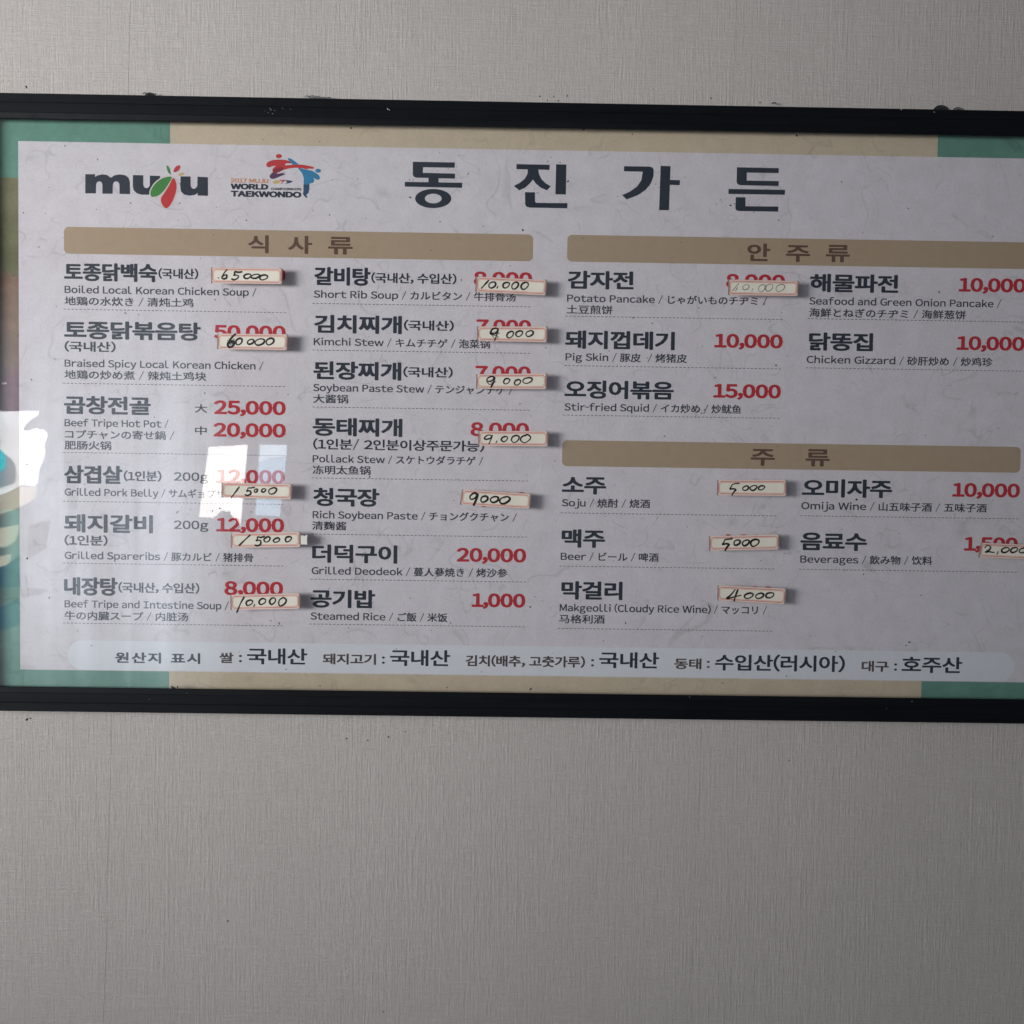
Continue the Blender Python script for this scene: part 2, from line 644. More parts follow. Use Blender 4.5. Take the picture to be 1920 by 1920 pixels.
def dash(x0, y0, x1, y1=None):
    a, b = PX(x0, y0), PX(x1, y0 + 0.0145 * (x1 - x0) if y1 is None else y1)
    z = (a.z + b.z) / 2
    r, x = [], a.x
    while x < b.x:
        r.append((x, min(x + 4.3 * U, b.x), z - 0.55 * U, z + 0.55 * U))
        x += 7.3 * U
    flat("dashed_line", r, L4, M_GREY)


# column 1
name("토종닭백숙", 120, 526.6, 295); note("(국내산)", 297, 522.5, 372)
price("60,000", 402, 527.5, 535.5)
line("Boiled Local Korean Chicken Soup /", 121, 549.4, 481); cjk("地鶏の水炊き / 清炖土鸡", 121, 572.6, 363); dash(119, 579, 536, 587)
name("토종닭볶음탕", 120, 635.4, 376.5); note("(국내산)", 121, 659, 217)
price("50,000", 401, 635.5, 536)
line("Braised Spicy Local Korean Chicken /", 121, 687.6, 494); cjk("地鶏の炒め煮 / 辣炖土鸡块", 121, 710.6, 387); dash(118, 718, 536, 725.5)
name("곱창전골", 120, 776.4, 283)
T("大", 365, 772.5, 389, 13.2, "L", 0.5, M_SLATE); T("中", 365.5, 814, 388, 13.2, "L", 0.5, M_SLATE)
price("25,000", 401, 777, 536); price("20,000", 400, 819, 536)
line("Beef Tripe Hot Pot /", 121, 799.2, 316); cjk("コプチャンの寄せ鍋 /", 122, 822.5, 327); cjk("肥肠火锅", 121, 843, 209); dash(118, 848.5, 536, 854)
name("삼겹살", 120, 906.4, 230); note("(1인분)", 232, 902, 303)
T("200g", 326, 901.5, 391, 16.4, "D", 0.7, M_SLATE); price("12,000", 405, 906.5, 534)
line("Grilled Pork Belly / サムギョプサル", 121, 929.2, 440); dash(118, 940, 531, 945.5)
name("돼지갈비", 120, 998, 287); note("(1인분)", 121, 1022.5, 202)
T("200g", 326, 992, 391, 16.4, "D", 0.7, M_SLATE); price("12,000", 405, 997, 533)
line("Grilled Spareribs / 豚カルビ / 猪排骨", 121, 1047.9, 475); dash(118, 1056.3, 532, 1060.8)
name("내장탕", 120, 1116.2, 221); note("(국내산, 수입산)", 222, 1111, 374)
price("8,000", 420.5, 1116, 531)
line("Beef Tripe and Intestine Soup /", 121, 1138.8, 429); cjk("牛の内臓スープ / 内脏汤", 121, 1162.4, 353); dash(118, 1169, 530, 1172.6)
# column 2
name("갈비탕", 589, 534.8, 695); note("(국내산, 수입산)", 696, 530.5, 856); price("8,000", 888, 535.5, 998)
line("Short Rib Soup / カルビタン / 牛排骨汤", 588, 558.2, 967); dash(586, 568.5, 997, 575.8)
name("김치찌개", 589, 624.3, 753.5); note("(국내산)", 757, 619.5, 851); price("7,000", 893, 625, 996)
line("Kimchi Stew / キムチチゲ / 泡菜锅", 588, 647.3, 919); dash(586, 656, 995, 663)
name("된장찌개", 587, 711.4, 752.5); note("(국내산)", 756, 707, 849); price("7,000", 891, 712, 995)
line("Soybean Paste Stew / テンジャンチゲ /", 587, 733.4, 962); cjk("大酱锅", 587, 756, 653); dash(586, 763, 993, 769.3)
name("동태찌개", 586, 817.2, 754.5); price("8,000", 882, 818, 992)
note("(1인분/ 2인분이상주문가능)", 587, 842.6, 908, 20.5, 0.75)
line("Pollack Stew / スケトウダラチゲ /", 586, 866.8, 906); cjk("冻明太鱼锅", 586, 889.4, 695); dash(584, 896.4, 990, 901.6)
name("청국장", 587, 948.9, 711.5); price("8,000", 880, 948, 990)
line("Rich Soybean Paste / チョングクチャン /", 586, 971.7, 969); cjk("清麴酱", 585, 994, 650); dash(584, 1002, 988, 1006.4)
name("더덕구이", 585, 1054.8, 745); price("20,000", 856, 1053.5, 986.5)
line("Grilled Deodeok / 蔓人蔘焼き / 烤沙参", 584, 1076.6, 951); dash(582, 1086.4, 986, 1090.8)
name("공기밥", 582, 1139.3, 703.5); price("1,000", 884, 1138.5, 985)
line("Steamed Rice / ご飯 / 米饭", 582, 1161.7, 839); dash(580, 1170.5, 984, 1174.8)
# column 3
name("감자전", 1064, 541.6, 1188); price("8,000", 1361, 540, 1472)
line("Potato Pancake / じゃがいものチヂミ /", 1063, 565.8, 1438); cjk("土豆煎饼", 1062, 588.6, 1149); dash(1060, 593.8, 1470, 598.2)
name("돼지껍데기", 1059, 653.6, 1265); price("10,000", 1339, 652, 1467.5)
line("Pig Skin / 豚皮  / 烤猪皮", 1060, 675.9, 1288); dash(1058, 686.8, 1466, 690.5)
name("오징어볶음", 1058, 746.8, 1263); price("15,000", 1337, 746, 1464)
line("Stir-fried Squid / イカ炒め / 炒鱿鱼", 1058, 769.7, 1390); dash(1056, 779, 1463, 783.6)
name("소주", 1053, 926.4, 1136.5); price("3,000", 1350, 926.5, 1458)
line("Soju / 焼酎 / 烧酒", 1053, 949.3, 1219); dash(1051, 962, 1456, 967)
name("맥주", 1052.5, 1026.4, 1134.5); price("4,000", 1348, 1027.8, 1455)
line("Beer / ビール / 啤酒", 1051, 1049.8, 1235); dash(1049, 1061.4, 1453, 1066.8)
name("막걸리", 1052, 1123.8, 1167); price("3,000", 1345, 1125, 1451)
line("Makgeolli (Cloudy Rice Wine) / マッコリ /", 1049, 1146, 1438); cjk("马格利酒", 1048, 1168.8, 1134); dash(1046, 1177.7, 1451, 1183.8)
# column 4
name("해물파전", 1518, 547.4, 1684); price("10,000", 1797, 547.2, 1923)
line("Seafood and Green Onion Pancake /", 1517, 571, 1877); cjk("海鮮とねぎのチヂミ / 海鲜葱饼", 1517, 594.6, 1811); dash(1514, 598.7, 1938, 603)
name("닭똥집", 1516, 657.3, 1636.5); price("10,000", 1793, 656.5, 1921)
line("Chicken Gizzard / 砂肝炒め / 炒鸡珍", 1512, 680.7, 1861); dash(1511, 690.5, 1932, 695.4)
name("오미자주", 1503, 931.9, 1672.5); price("10,000", 1785, 931.7, 1912)
line("Omija Wine / 山五味子酒 / 五味子酒", 1502, 954.8, 1850); dash(1500, 967.7, 1911, 972.2)
name("음료수", 1500, 1031.8, 1625.5); price("1,500", 1807, 1033, 1908)
line("Beverages / 飲み物 / 饮料", 1500, 1055, 1748); dash(1498, 1067.6, 1908, 1072.6)


def glyph(s, x0, yt, x1, yb, b, mat):
    T(s, x0, yb, x1, yb - yt, "H", b, mat)


# section bar headings, one syllable each
for s, x0, yt, x1, yb in (("식", 465, 440.5, 504, 474.5), ("사", 540, 441.5, 585.5, 475.5), ("류", 615, 442.5, 661.5, 477),
                          ("안", 1400.5, 456, 1444, 490), ("주", 1473, 457.3, 1518.5, 491), ("류", 1548, 457.5, 1593, 491.3),
                          ("주", 1407, 839.5, 1452.5, 873), ("류", 1509.5, 840.6, 1555.5, 874.3)):
    glyph(s, x0, yt, x1, yb, 1.5, M_BARTXT)
# footer
T("원산지 표시", 216, 1243, 375.5, 20.5, "H", 1.1, M_SLATE, 0.10)
for s, x0, x1, yb, h, mt, b in (
        ("쌀", 411, 438, 1243.2, 20, M_UMBER, 0.95), (":", 448, 453.6, 1243, 19, M_SLATE, 1.0), ("국내산", 463, 576, 1245.2, 30.5, M_SLATE, 1.15),
        ("돼지고기", 605, 705, 1245.4, 20.5, M_UMBER, 0.95), (":", 716, 721.6, 1246, 19, M_SLATE, 1.0), ("국내산", 731, 844, 1248.2, 30.5, M_SLATE, 1.15),
        ("김치(배추, 고춧가루)", 873, 1097, 1249, 21, M_UMBER, 0.95), (":", 1108, 1113.6, 1251, 19, M_GREY, 1.0), ("국내산", 1123, 1235.5, 1252.4, 30.5, M_SLATE, 1.15),
        ("동태", 1264, 1315, 1254.4, 20.5, M_UMBER, 0.95), (":", 1325, 1330.6, 1254, 19, M_UMBER, 1.0), ("수입산(러시아)", 1340, 1584, 1257, 30.5, M_SLATE, 1.15),
        ("대구", 1615, 1666, 1259.2, 20.5, M_UMBER, 0.95), (":", 1676, 1681.6, 1259, 19, M_SLATE, 1.0), ("호주산", 1690, 1803.5, 1261.2, 30.5, M_SLATE, 1.15)):
    T(s, x0, yb, x1, h, "H", b, mt)
# event emblem words
T("2017 MUJU", 432.3, 342.2, 503.3, 7.8, "L", 0.6, M_ORANGE)
T("WORLD", 432.4, 354.8, 503.3, 10.8, "L", 1.35, M_SLATE)
T("CHAMPIONSHIPS", 508, 356.3, 565, 4.6, "L", 0.5, M_SLATE)
T("TAEKWONDO", 432.4, 368.7, 565.2, 11.2, "L", 1.35, M_SLATE)
flush_text()


# ------------------------------------------------------------------ drawn shapes: title syllables, leaf logo, kicking figures
def zoomed(pts, ox, oy, k):
    return [(ox + x / k, oy + y / k) for x, y in pts]


def poly(name_, pts, y, mat, sm=0):
    if sm:
        pts = [tuple(p) for p in smooth_path(pts, sm, True)]
    v = []
    for p in pts:
        q = PX(*p)
        v.append((q.x, y, q.z))
    return part(name_, v, [tuple(range(len(v)))], mat, sheet, B)


def polys(name_, lists, y, mat):
    v, f = [], []
    for pts in lists:
        k = len(v)
        for p in pts:
            q = PX(*p)
            v.append((q.x, y, q.z))
        f.append(tuple(range(k, len(v))))
    return part(name_, v, f, mat, sheet, B)


def arc_corner(pts):
    return pts


t1 = (640, 160, 3)
t2 = (1280, 160, 3)
dong = [zoomed([(402, 430), (639, 434), (637, 464), (460, 461), (458, 492), (640, 497), (639, 525), (547, 523), (547, 546),
                (680, 548), (679, 577), (357, 570), (357, 543), (490, 545), (490, 521), (425, 520), (409, 515), (402, 503)], *t1)]
o = polys("title_syllable", dong, L4, M_SLATE)
# its round final consonant as a ring
v, f = [], []
for k in range(48):
    a = 2 * math.pi * k / 48
    for rx, ry in ((102, 54), (47, 27)):
        q = PX(640 + (517 + rx * math.cos(a)) / 3, 160 + (637 + ry * math.sin(a)) / 3)
        v.append((q.x, L4, q.z))
for k in range(48):
    j = (k + 1) % 48
    f.append((2 * k, 2 * k + 1, 2 * j + 1, 2 * j))
part("title_syllable", v, f, M_SLATE, sheet, B)
jin = [zoomed([(985, 443), (1172, 447), (1171, 476), (1108, 474), (1112, 500), (1126, 528), (1150, 552), (1178, 568), (1156, 591),
               (1120, 575), (1093, 552), (1078, 530), (1060, 552), (1035, 575), (1001, 591), (970, 566), (1005, 548), (1032, 525),
               (1046, 500), (1049, 473), (985, 472)], *t1),
       zoomed([(1208, 444), (1266, 446), (1263, 615), (1204, 613)], *t1),
       zoomed([(1033, 601), (1089, 602), (1090, 655), (1095, 661), (1272, 663), (1271, 692), (1058, 688), (1040, 682), (1034, 670)], *t1)]
polys("title_syllable", jin, L4, M_SLATE)
ga = [zoomed([(1590, 455), (1732, 457), (1750, 462), (1757, 474), (1756, 510), (1742, 550), (1712, 588), (1668, 618), (1605, 642), (1579, 618),
              (1625, 597), (1665, 568), (1688, 533), (1695, 486), (1590, 484)], *t1),
      zoomed([(1796, 453), (1852, 455), (1849, 532), (1905, 534), (1903, 562), (1848, 560), (1843, 703), (1787, 702)], *t1)]
polys("title_syllable", ga, L4, M_SLATE)
deun = [zoomed([(305, 461), (541, 466), (540, 494), (361, 491), (360, 536), (541, 539), (539, 567), (325, 562), (309, 556), (303, 545)], *t2),
        zoomed([(258, 583), (576, 588), (574, 616), (257, 611)], *t2),
        zoomed([(299, 629), (353, 630), (353, 680), (538, 682), (537, 711), (315, 707), (300, 702), (296, 690)], *t2)]
polys("title_syllable", deun, L4, M_SLATE)

g = (0, 160, 3)
poly("logo_letter", zoomed([(480, 500), (535, 500), (535, 516), (548, 507), (575, 501), (602, 504), (624, 520), (645, 506), (675, 501), (705, 506), (724, 520),
                            (731, 545), (732, 612), (673, 611), (672, 556), (667, 545), (655, 540), (642, 544), (635, 556), (634, 610), (576, 610),
                            (576, 556), (571, 545), (560, 540), (547, 544), (541, 556), (540, 608), (480, 608)], *g), L4, M_SLATE)
poly("logo_letter", zoomed([(748, 505), (806, 506), (806, 560), (812, 574), (825, 579), (838, 573), (843, 560), (843, 508), (901, 510), (900, 540),
                            (880, 575), (858, 605), (835, 615), (800, 616), (770, 608), (752, 590), (747, 565)], *g), L4, M_SLATE)
poly("logo_letter", zoomed([(1016, 512), (1072, 513), (1073, 566), (1079, 578), (1091, 583), (1104, 577), (1110, 564), (1111, 514), (1170, 517),
                            (1170, 622), (1112, 620), (1112, 606), (1095, 617), (1065, 621), (1035, 614), (1019, 598), (1014, 570)], *g), L4, M_SLATE)
poly("logo_outline", zoomed([(975, 512), (1000, 555), (997, 602), (976, 660), (950, 694), (922, 694), (901, 662), (900, 630), (918, 602), (945, 560)], *g), L5, M_HALO, 4)
poly("logo_outline", zoomed([(972, 511), (920, 514), (872, 544), (843, 590), (842, 620), (858, 634), (900, 624), (930, 592), (950, 562)], *g), L5 + 0.00002, M_HALO, 4)
poly("logo_leaf", zoomed([(967, 517), (925, 519), (880, 547), (850, 590), (848, 618), (860, 628), (895, 618), (925, 590), (945, 560)], *g), L5 - 0.00003, M_LEAF, 4)
poly("logo_leaf", zoomed([(975, 521), (993, 555), (990, 600), (970, 655), (945, 688), (925, 688), (908, 660), (907, 632), (925, 605), (950, 565)], *g), L5 - 0.00005, M_LRED, 4)
poly("logo_leaf", zoomed([(938, 451), (952, 462), (962, 500), (950, 494), (940, 475)], *g), L5, M_LEAF, 3)
poly("logo_leaf", zoomed([(976, 487), (984, 463), (1004, 450), (1015, 455), (1009, 475), (990, 488)], *g), L5, M_LRED, 3)
poly("logo_leaf", zoomed([(1002, 508), (1010, 496), (1034, 493), (1037, 500), (1020, 508)], *g), L5, M_YELLOW, 3)

e = (420, 270, 9.6)


def ell(cx, cy, rx, ry, n=24):
    return [(cx + rx * math.cos(2 * math.pi * k / n), cy + ry * math.sin(2 * math.pi * k / n)) for k in range(n)]


poly("emblem_head", zoomed(ell(988, 220, 55, 38), *e), L4, M_LRED)
poly("emblem_head", zoomed(ell(1695, 482, 52, 36), *e), L4, M_BLUE)
poly("emblem_figure", zoomed([(1148, 262), (1190, 259), (1260, 300), (1345, 375), (1250, 378), (1190, 325)], *e), L4, M_BLUE, 3)
poly("emblem_figure", zoomed([(1330, 430), (1420, 448), (1500, 465), (1600, 490), (1680, 540), (1724, 590), (1718, 635), (1680, 645), (1640, 628), (1612, 606),
                              (1625, 655), (1600, 700), (1550, 708), (1532, 725), (1440, 725), (1435, 620), (1400, 520)], *e), L4 - 0.00001, M_BLUE, 3)
poly("emblem_figure", zoomed([(1440, 700), (1533, 700), (1530, 850), (1515, 890), (1482, 915), (1506, 960), (1470, 962), (1424, 905), (1430, 860)], *e), L4, M_NAVY, 3)
poly("emblem_figure", zoomed([(760, 385), (780, 335), (860, 296), (1000, 280), (1120, 292), (1200, 320), (1202, 350), (1120, 350), (1100, 385), (1180, 378), (1350, 370),
                              (1480, 385), (1600, 412), (1618, 430), (1600, 448), (1530, 442), (1490, 455), (1420, 440), (1300, 430), (1180, 440), (1060, 472),
                              (970, 515), (920, 540), (885, 505), (875, 460), (900, 420), (940, 395), (870, 402), (820, 420), (785, 412)], *e), L5, M_LRED, 3)
poly("emblem_figure", zoomed([(880, 470), (960, 430), (1060, 420), (1060, 472), (970, 515), (920, 540), (885, 505)], *e), L5 - 0.00001, M_DRED, 3)
poly("emblem_figure", zoomed([(890, 505), (950, 510), (945, 535), (1020, 528), (1118, 500), (1060, 535), (1118, 540), (1020, 580), (930, 618), (870, 630), (832, 612), (822, 578), (850, 535)], *e),
     L4 - 0.00002, M_PURPLE, 3)
poly("emblem_mark", zoomed([(885, 690), (905, 662), (960, 655), (1015, 668), (1000, 700), (950, 716), (900, 718)], *e), L4, M_YELLOW, 3)
poly("emblem_mark", zoomed([(1000, 640), (1040, 648), (1110, 645), (1085, 672), (1060, 690), (1035, 720), (1030, 700), (1050, 672), (1015, 662)], *e), L4, M_LRED, 3)
poly("emblem_mark", zoomed([(1110, 650), (1235, 668), (1190, 700), (1100, 718), (1135, 690)], *e), L4, M_NAVY, 3)

# ------------------------------------------------------------------ price stickers on the acrylic
SY = AF - 0.0004
GL = {
    "0": [[(0.55, 0.98), (0.2, 0.8), (0.02, 0.4), (0.2, 0.05), (0.55, 0.08), (0.9, 0.4), (0.98, 0.8), (0.7, 1.0), (0.42, 0.93)]],
    "o": [[(0.35, 0.9), (0.05, 0.6), (0.1, 0.15), (0.5, 0.02), (0.85, 0.3), (1.0, 0.75), (0.7, 1.0), (0.3, 0.88)]],
    "1": [[(1.0, 1.0), (0.55, 0.55), (0.0, 0.0)]],
    "5": [[(1.0, 1.0), (0.62, 0.93), (0.32, 0.93), (0.24, 0.7), (0.15, 0.52), (0.45, 0.58), (0.62, 0.42), (0.52, 0.15), (0.25, 0.0), (0.02, 0.1)]],
    "s": [[(1.0, 1.0), (0.6, 0.96), (0.35, 0.9), (0.22, 0.66), (0.08, 0.48), (0.42, 0.56), (0.66, 0.45), (0.5, 0.25), (0.3, 0.0)]],
    "6": [[(0.95, 1.0), (0.55, 0.75), (0.2, 0.4), (0.1, 0.15), (0.4, 0.0), (0.85, 0.12), (0.9, 0.38), (0.55, 0.45), (0.2, 0.28)]],
    "9": [[(0.9, 0.85), (0.6, 1.0), (0.2, 0.85), (0.0, 0.62), (0.25, 0.5), (0.65, 0.62), (0.95, 0.92), (0.8, 0.5), (0.5, 0.0)]],
    "4": [[(0.6, 1.0), (0.3, 0.55), (0.0, 0.2), (0.45, 0.35), (1.0, 0.5)], [(0.75, 0.98), (0.58, 0.4), (0.48, 0.0)]],
    "2": [[(0.0, 0.72), (0.25, 1.0), (0.62, 0.92), (0.55, 0.5), (0.08, 0.05), (0.4, 0.12), (1.0, 0.0)]],
    ",": [[(0.8, 1.0), (0.5, 0.4), (0.1, 0.0)]],
    ".": [[(0.3, 0.6), (0.6, 0.4)]],
}
a5, a7, a2, a4 = (300, 480, 5.053), (300, 840, 5.053), (780, 480, 5.053), (780, 840, 5.053)
c3, c3b, c4b = (1030, 480, 4.085), (1030, 800, 4.085), (1450, 800, 4.085)
STICK = [
    ("price sticker hand-written 65000, tab beside the topmost name of the first column", a5, [(485, 108), (1160, 118), (1160, 268), (485, 258)],
     [(".", 548, 200, 562, 216), ("6", 582, 132, 640, 218), ("5", 683, 148, 778, 225), ("o", 797, 170, 862, 215), ("o", 862, 173, 945, 212), ("0", 946, 180, 1022, 230)], M_MARK, 2.2, 0.7),
    ("price sticker hand-written 60000 with a smudged first digit", a5, [(545, 735), (1212, 742), (1205, 893), (540, 882)],
     [("6", 640, 742, 715, 862), ("6", 632, 758, 700, 866), ("0", 718, 780, 780, 845), ("0", 828, 790, 890, 838), ("0", 900, 785, 990, 848), ("0", 1005, 778, 1082, 845)], M_MARK, 2.3, 0.5),
    ("price sticker hand-written 15000 under the mirrored window, its slanted 1 thin", a7, [(585, 328), (1252, 342), (1247, 488), (583, 468)],
     [("1", 680, 365, 755, 468), ("5", 808, 372, 895, 450), ("o", 893, 388, 925, 420), ("o", 962, 385, 1003, 418), ("0", 1028, 375, 1108, 438)], M_MARK, 2.1, 0.4),
    ("price sticker hand-written 15000 with a paper scrap poking out at its right end", a7, [(672, 808), (1330, 795), (1333, 938), (672, 945)],
     [("1", 752, 830, 850, 922), ("5", 900, 838, 990, 928), ("o", 985, 842, 1045, 890), ("0", 1075, 852, 1135, 895), ("0", 1187, 838, 1247, 890)], M_MARK, 2.2, 0.5),
    ("price sticker hand-written 10000, lowest in the first column", a7, [(668, 1390), (1328, 1375), (1328, 1523), (668, 1535)],
     [("1", 730, 1412, 795, 1557), ("0", 815, 1440, 878, 1492), (",", 888, 1482, 900, 1500), ("0", 938, 1425, 1003, 1482), ("0", 1037, 1418, 1098, 1480), ("0", 1122, 1418, 1195, 1498)], M_MARK, 2.2, 0.6),
    ("tilted price sticker hand-written 10000, topmost in the second column", a2, [(568, 195), (1243, 228), (1232, 375), (562, 342)],
     [("1", 620, 232, 688, 305), ("0", 690, 245, 755, 305), (",", 765, 288, 778, 305), ("0", 820, 250, 885, 305), ("0", 905, 250, 970, 315), ("0", 992, 250, 1065, 318)], M_MARK, 2.1, 0.7),
    ("price sticker reading 9000 with an overwritten 9, beside the kimchi stew", a2, [(580, 668), (1247, 668), (1243, 818), (577, 805)],
     [("9", 705, 682, 785, 805), ("o", 708, 685, 780, 740), ("0", 860, 715, 925, 778), ("0", 945, 708, 1010, 765), ("0", 1040, 708, 1110, 765)], M_MARK, 2.0, 0.7),
    ("price sticker reading 9000 with a blurred 9, beside the soybean paste stew", a2, [(570, 1120), (1243, 1112), (1237, 1262), (570, 1258)],
     [("9", 670, 1140, 750, 1245), ("0", 828, 1160, 888, 1213), ("0", 930, 1172, 990, 1225), ("0", 1012, 1152, 1100, 1210)], M_MARK, 1.9, 0.7),
    ("price sticker reading 9.000, beside the pollack stew", a2, [(592, 1658), (1252, 1660), (1252, 1805), (588, 1798)],
     [("9", 650, 1695, 728, 1778), (",", 758, 1752, 768, 1768), ("0", 808, 1710, 868, 1760), ("0", 900, 1700, 975, 1768), ("0", 990, 1695, 1085, 1770)], M_MARK, 1.9, 0.6),
    ("tilted price sticker in bold clean digits 9000, beside the rich soybean paste", a4, [(437, 392), (1093, 435), (1080, 577), (415, 538)],
     [("9", 508, 428, 590, 540), ("0", 612, 455, 680, 515), ("0", 702, 460, 780, 518), ("0", 790, 462, 893, 528)], M_MARK, 2.6, 0.6),
    ("price sticker with faded thin pen digits 10,000, beside the potato pancake", c3, [(1370, 180), (1910, 193), (1905, 308), (1368, 300)],
     [("1", 1405, 210, 1450, 265), ("1", 1425, 240, 1440, 268), ("0", 1480, 220, 1530, 262), (",", 1548, 250, 1560, 270), ("0", 1600, 220, 1655, 275), ("0", 1655, 215, 1710, 272), ("0", 1735, 218, 1800, 275)], M_PEN, 1.0, 0.9),
    ("straight price sticker hand-written 5000 with small zeros, beside the soju", c3b, [(1285, 408), (1817, 408), (1817, 532), (1283, 525)],
     [("s", 1375, 435, 1455, 522), ("o", 1478, 455, 1525, 488), ("o", 1535, 450, 1590, 488), ("o", 1600, 452, 1650, 485)], M_MARK, 2.0, 0.5),
    ("price sticker hand-written 5000 with large zeros, beside the beer", c3b, [(1222, 838), (1762, 825), (1760, 940), (1222, 950)],
     [("s", 1320, 858, 1400, 945), ("0", 1412, 868, 1460, 910), ("0", 1475, 868, 1530, 912), ("0", 1540, 862, 1605, 918)], M_MARK, 2.4, 0.4),
    ("tilted price sticker hand-written 4000, beside the cloudy rice wine", c3b, [(1288, 1215), (1817, 1240), (1805, 1362), (1285, 1330)],
     [("4", 1358, 1250, 1470, 1335), ("0", 1492, 1275, 1560, 1315), ("0", 1578, 1275, 1640, 1318), ("0", 1655, 1270, 1720, 1312)], M_MARK, 2.2, 0.5),
    ("price sticker hand-written 2,000 cut off by the photo's edge, beside the beverages", c4b, [(1588, 888), (2120, 912), (2114, 1024), (1568, 1000)],
     [("2", 1618, 912, 1690, 965), (",", 1710, 958, 1722, 975), ("0", 1745, 925, 1805, 965), ("0", 1815, 925, 1870, 965), ("0", 1880, 930, 1938, 967)], M_MARK, 2.1, 0.5),
]
rnd = random.Random(5)
for si, (label, z, q, hand, pen, pw, lift) in enumerate(STICK):
    Q = [PX(x, y, SY) for x, y in zoomed(q, *z)]
    Q = [Vector((p.x, p.z)) for p in Q]            # TL TR BR BL
    cen = sum(Q, Vector((0, 0))) / 4
    root = empty("price_sticker", (cen.x, SY, cen.y))
    tag(root, label, "price sticker", "hand-written price stickers on the menu board")
    ph = rnd.uniform(0, 6)
    amp = lift * 0.001
    ux, uy = (Q[1] - Q[0]), (Q[3] - Q[0])

    def surf(u, v):
        w = 0.00022 * math.sin(u * 9 + ph) * math.sin(u * 4.3 + ph * 2) + amp * max(0, u - 0.55) ** 2 * 2.2 + 0.0002 * max(0, 0.3 - u) * (1 - v) * 3
        return SY - 0.00025 - abs(w)

    def at(u, v, d=0.0):
        p = Q[0] * (1 - u) * (1 - v) + Q[1] * u * (1 - v) + Q[2] * u * v + Q[3] * (1 - u) * v
        return (p.x, surf(u, v) - d, p.y)

    nu, nv = 28, 5
    V, F = [], []
    for side in (0, 1):
        for i in range(nu + 1):
            for j in range(nv + 1):
                V.append(at(i / nu, j / nv, 0.0 if side == 0 else -0.00012))
    N = (nu + 1) * (nv + 1)
    idx = lambda s, i, j: s * N + i * (nv + 1) + j
    for i in range(nu):
        for j in range(nv):
            F.append((idx(0, i, j), idx(0, i, j + 1), idx(0, i + 1, j + 1), idx(0, i + 1, j)))
            F.append((idx(1, i, j), idx(1, i + 1, j), idx(1, i + 1, j + 1), idx(1, i, j + 1)))
        for j in (0, nv):
            F.append((idx(0, i, j), idx(0, i + 1, j), idx(1, i + 1, j), idx(1, i, j)))
    for j in range(nv):
        for i in (0, nu):
            F.append((idx(0, i, j), idx(0, i, j + 1), idx(1, i, j + 1), idx(1, i, j)))
    part("paper_label", V, F, M_STICKE, root, root.location, True)

    asp = ux.length / uy.length
    mu, mv = 0.025, 0.10

    def notched(m, nt_):
        a, b = m, m * asp
        c = nt_
        return [(a + c, b), (1 - a - c, b), (1 - a - c * 0.9, b + c * asp * 0.55), (1 - a, b + c * asp), (1 - a, 1 - b - c * asp),
                (1 - a - c * 0.9, 1 - b - c * asp * 0.55), (1 - a - c, 1 - b), (a + c, 1 - b), (a + c * 0.9, 1 - b - c * asp * 0.55),
                (a, 1 - b - c * asp), (a, b + c * asp), (a + c * 0.9, b + c * asp * 0.55)]

    def dense(pts, n=14):
        out = []
        for i in range(len(pts)):
            p, r_ = Vector(pts[i]), Vector(pts[(i + 1) % len(pts)])
            k = max(1, int((r_ - p).length * 26))
            out += [p.lerp(r_, t / k) for t in range(k)]
        return out

    # cream field inside the border
    inner = dense(notched(0.026, 0.026))
    top = [p for p in inner]
    Vf, Ff = [], []
    nn = 30
    for i in range(nn + 1):
        u = 0.026 + (1 - 0.052) * i / nn
        d = min(u - 0.026, 1 - 0.026 - u)
        inset = 0.026 * asp + max(0.0, 0.024 - d) * asp
        Vf += [at(u, inset, 0.00004), at(u, 1 - inset, 0.00004)]
    for i in range(nn):
        Ff.append((2 * i, 2 * i + 1, 2 * i + 3, 2 * i + 2))
    part("paper_field", Vf, Ff, M_STICK, root, root.location, True)
    for m_, w_ in ((0.024, 1.05), (0.038, 0.5)):
        pts = dense(notched(m_, 0.024))
        P3 = [(p.x * asp, p.y) for p in pts]
        vs, fs = ribbon(P3, w_ * U / uy.length, True)
        part("border_line", [at(p.x / asp, p.y, 0.00009) for p in vs], fs, M_SRED, root, root.location)
    # digits
    basis = Matrix(((ux.x, uy.x), (ux.y, uy.y))).inverted()
    V, F = [], []
    lay = 0
    for ch, x0, y0, x1_, y1_ in hand:
        for stroke in GL[ch]:
            j = 0.035
            pts = [(x0 + (px_ + rnd.uniform(-j, j)) * (x1_ - x0), y1_ - (py_ + rnd.uniform(-j, j)) * (y1_ - y0)) for px_, py_ in stroke]
            W2 = [PX(*p, SY) for p in zoomed(pts, *z)]
            W2 = [Vector((p.x, p.z)) for p in W2]
            path = smooth_path(W2, 6)
            base_w = 1.38 * pw * U * (0.75 if ch in ",." else 1.0)
            pha = rnd.uniform(0, 6)
            vs, fs = ribbon(path, lambda t, bw=base_w, pha=pha: bw * (0.95 + 0.22 * math.sin(t * 7 + pha)))
            k = len(V)
            for p in vs:
                uv = basis @ (p - Q[0])
                V.append((p.x, surf(min(max(uv.x, 0), 1), min(max(uv.y, 0), 1)) - 0.00014 - lay * 0.000006, p.y))
            F += [tuple(i + k for i in fc) for fc in fs]
            lay += 1
    part("handwriting", V, F, pen, root, root.location)
